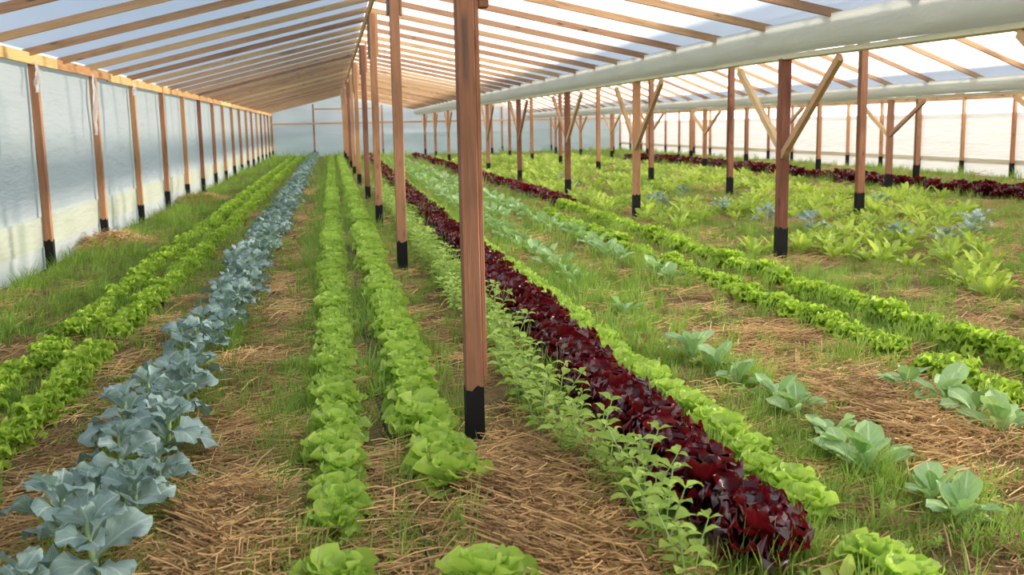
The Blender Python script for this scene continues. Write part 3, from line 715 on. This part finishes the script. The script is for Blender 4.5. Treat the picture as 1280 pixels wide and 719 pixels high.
def straw_d(x, y):
    n = noise.noise(Vector((x * 1.3, y * .8, 25))); n2 = noise.noise(Vector((x * .7, y * .4, 35)))
    d = .14
    d += .75 * strip(x, -.5, .19, 4) + .6 * strip(x, -1.32, .17, 4) + .25 * strip(x, -2.6, .5) * (.5 + n2)
    d += .75 * strip(x, .75, .2, 4) * (1.3 if y < 4.8 else .55) + .7 * strip(x, .25, .2) * (y < 4.6)
    d += .95 * strip(x, 2.8, .26, 4) * (1. if y < 7.5 else .35) + .6 * strip(x, 3.35, .22, 4) * (y < 11) + .35 * strip(x, 3.9, .15) + .25 * strip(x, 2.1, .12)
    if x > 4.5: d += .28 + .35 * n2
    return max(.13, d * max(0, .6 + 1.5 * n))
rg = random.Random(77); gp, sp_ = [], []
def visible(x, y):
    d = Vector((x, y, 0)) - Vector((0, 0, 1.6)); z = d.dot(fw)
    if z < 1: return False
    px, py = 640 + F * d.dot(r2) / z, 359.5 - F * d.dot(u2) / z
    return -160 < px < 1440 and py < 860
for (ya, yb, gden, sden, gs) in ((2.4, 5, 330, 90, .85), (5, 8, 280, 70, .95), (8, 13, 150, 32, 1.1), (13, 22, 70, 12, 1.35), (22, 40, 22, 3, 1.8), (40, 61, 8, 0, 2.2)):
    for den, arr, fn in ((gden, gp, grass_d), (sden, sp_, straw_d)):
        for _ in range(int(den * (yb - ya) * (XR - XL))):
            x, y = rg.uniform(XL + .05, XR - .1), rg.uniform(ya, yb)
            if not visible(x, y) or rg.random() > fn(x, y): continue
            if arr is gp: arr.append((x, y, gz(x, y), rg.uniform(0, 6.28), gs * rg.uniform(.6, 1.25) * (.8 if x > 4.5 and y > 6 else 1), rg.choice((0, 0, 1, 1, 2, 3, 3, 4)) if y < 9 else rg.choice((0, 0, 1, 1, 2, 3))))
            else: arr.append((x, y, gz(x, y), rg.uniform(0, 6.28), rg.uniform(.75, 1.2) * max(1, gs), rg.choice((0, 1, 2))))
for cx, cy, n, rx in ((.78, 3.75, 130, .24), (-.5, 4.0, 60, .2), (2.85, 5.0, 60, .25)):   # thicker mulch heaps
    for _ in range(n):
        x, y = rg.gauss(cx, rx * .55), rg.gauss(cy, .38); sp_.append((x, y, gz(x, y) + .02 * rg.random(), rg.uniform(0, 6.28), rg.uniform(.8, 1.15), 3))
scatter('grass', gp, TUFTS + [WEED, WEED], 'short green grass and weeds growing between the planted rows', 'grass')
scatter('straw_mulch', sp_, STRAWS, 'dry golden straw mulch strewn on the paths between rows', 'straw')
# dry-grass heaps by the left wall posts
for (x, y, s, lab) in ((-3.05, 15.0, 1.0, 'low brown heap of dry grass by the second left wall post'), (-2.95, 24.3, 1.2, 'small brown heap of dry grass farther along the left wall')):
    pts = [(rg.gauss(0, .22 * s), rg.gauss(0, .3 * s)) for _ in range(70)]
    o = scatter('hay_heap', [(a, b_, gz(x + a, y + b_) + .17 * math.exp(-(a * a + b_ * b_) / .09) * rg.random(), rg.uniform(0, 6.28), 1.2, 3) for a, b_ in pts], STRAWS, lab, 'heap')
    o.location = (x, y, 0)
WORDS = {K_LET: ('distant_lettuces', 'far ends of the green lettuce rows, heads too small to tell apart', 'lettuces'), K_FRI: ('distant_frilly_lettuces', 'far ends of the two frilly rows along the left wall', 'lettuces'),
         K_RED: ('distant_red_lettuces', 'far ends of the dark red rows near the end wall', 'lettuces'), K_BRO: ('distant_broccoli', 'far end of the blue-green broccoli row', 'broccoli'),
         K_CAB: ('distant_cabbages', 'far cabbage bed before the end wall', 'cabbages'), K_CHA: ('distant_chard', 'far pale green chard filling the back of the right field', 'chard'), K_HRB: ('distant_herbs', 'far herbs', 'herbs')}
for kd, pl in STUFF.items():
    nm, lab, cat = WORDS[kd]
    if pl: scatter(nm, [(x, y, gz(x, y) - .01, r, s, rg.randrange(len(kd.lowm))) for x, y, s, r in pl], kd.lowm, lab, cat)

# ------------------------------------------------------------------ drip hoses
def hose(pts, label):
    P = []
    for (x0, y0), (x1, y1) in zip(pts, pts[1:]):
        for k in range(8):
            t = k / 8; x, y = x0 + (x1 - x0) * t + .008 * math.sin(y0 * 3 + t * 5), y0 + (y1 - y0) * t; P.append((x, y, gz(x, y) + .014))
    v, f = tube_data(P, .0085, 6)
    o = link('drip_hose', mesh('drip_hose', v, f, HOSE, smooth=True)); tag(o, label, 'hose')
hose([(.30, 2.6), (.29, 3.6), (.25, 4.6), (.20, 6.5), (.19, 9), (.18, 14), (.17, 22), (.17, 40)], 'black drip hose lying between the two middle lettuce rows')
hose([(4.75, 4.5), (4.62, 6.6), (4.55, 9), (4.6, 12)], 'thin black drip hose in the grass at the right edge')
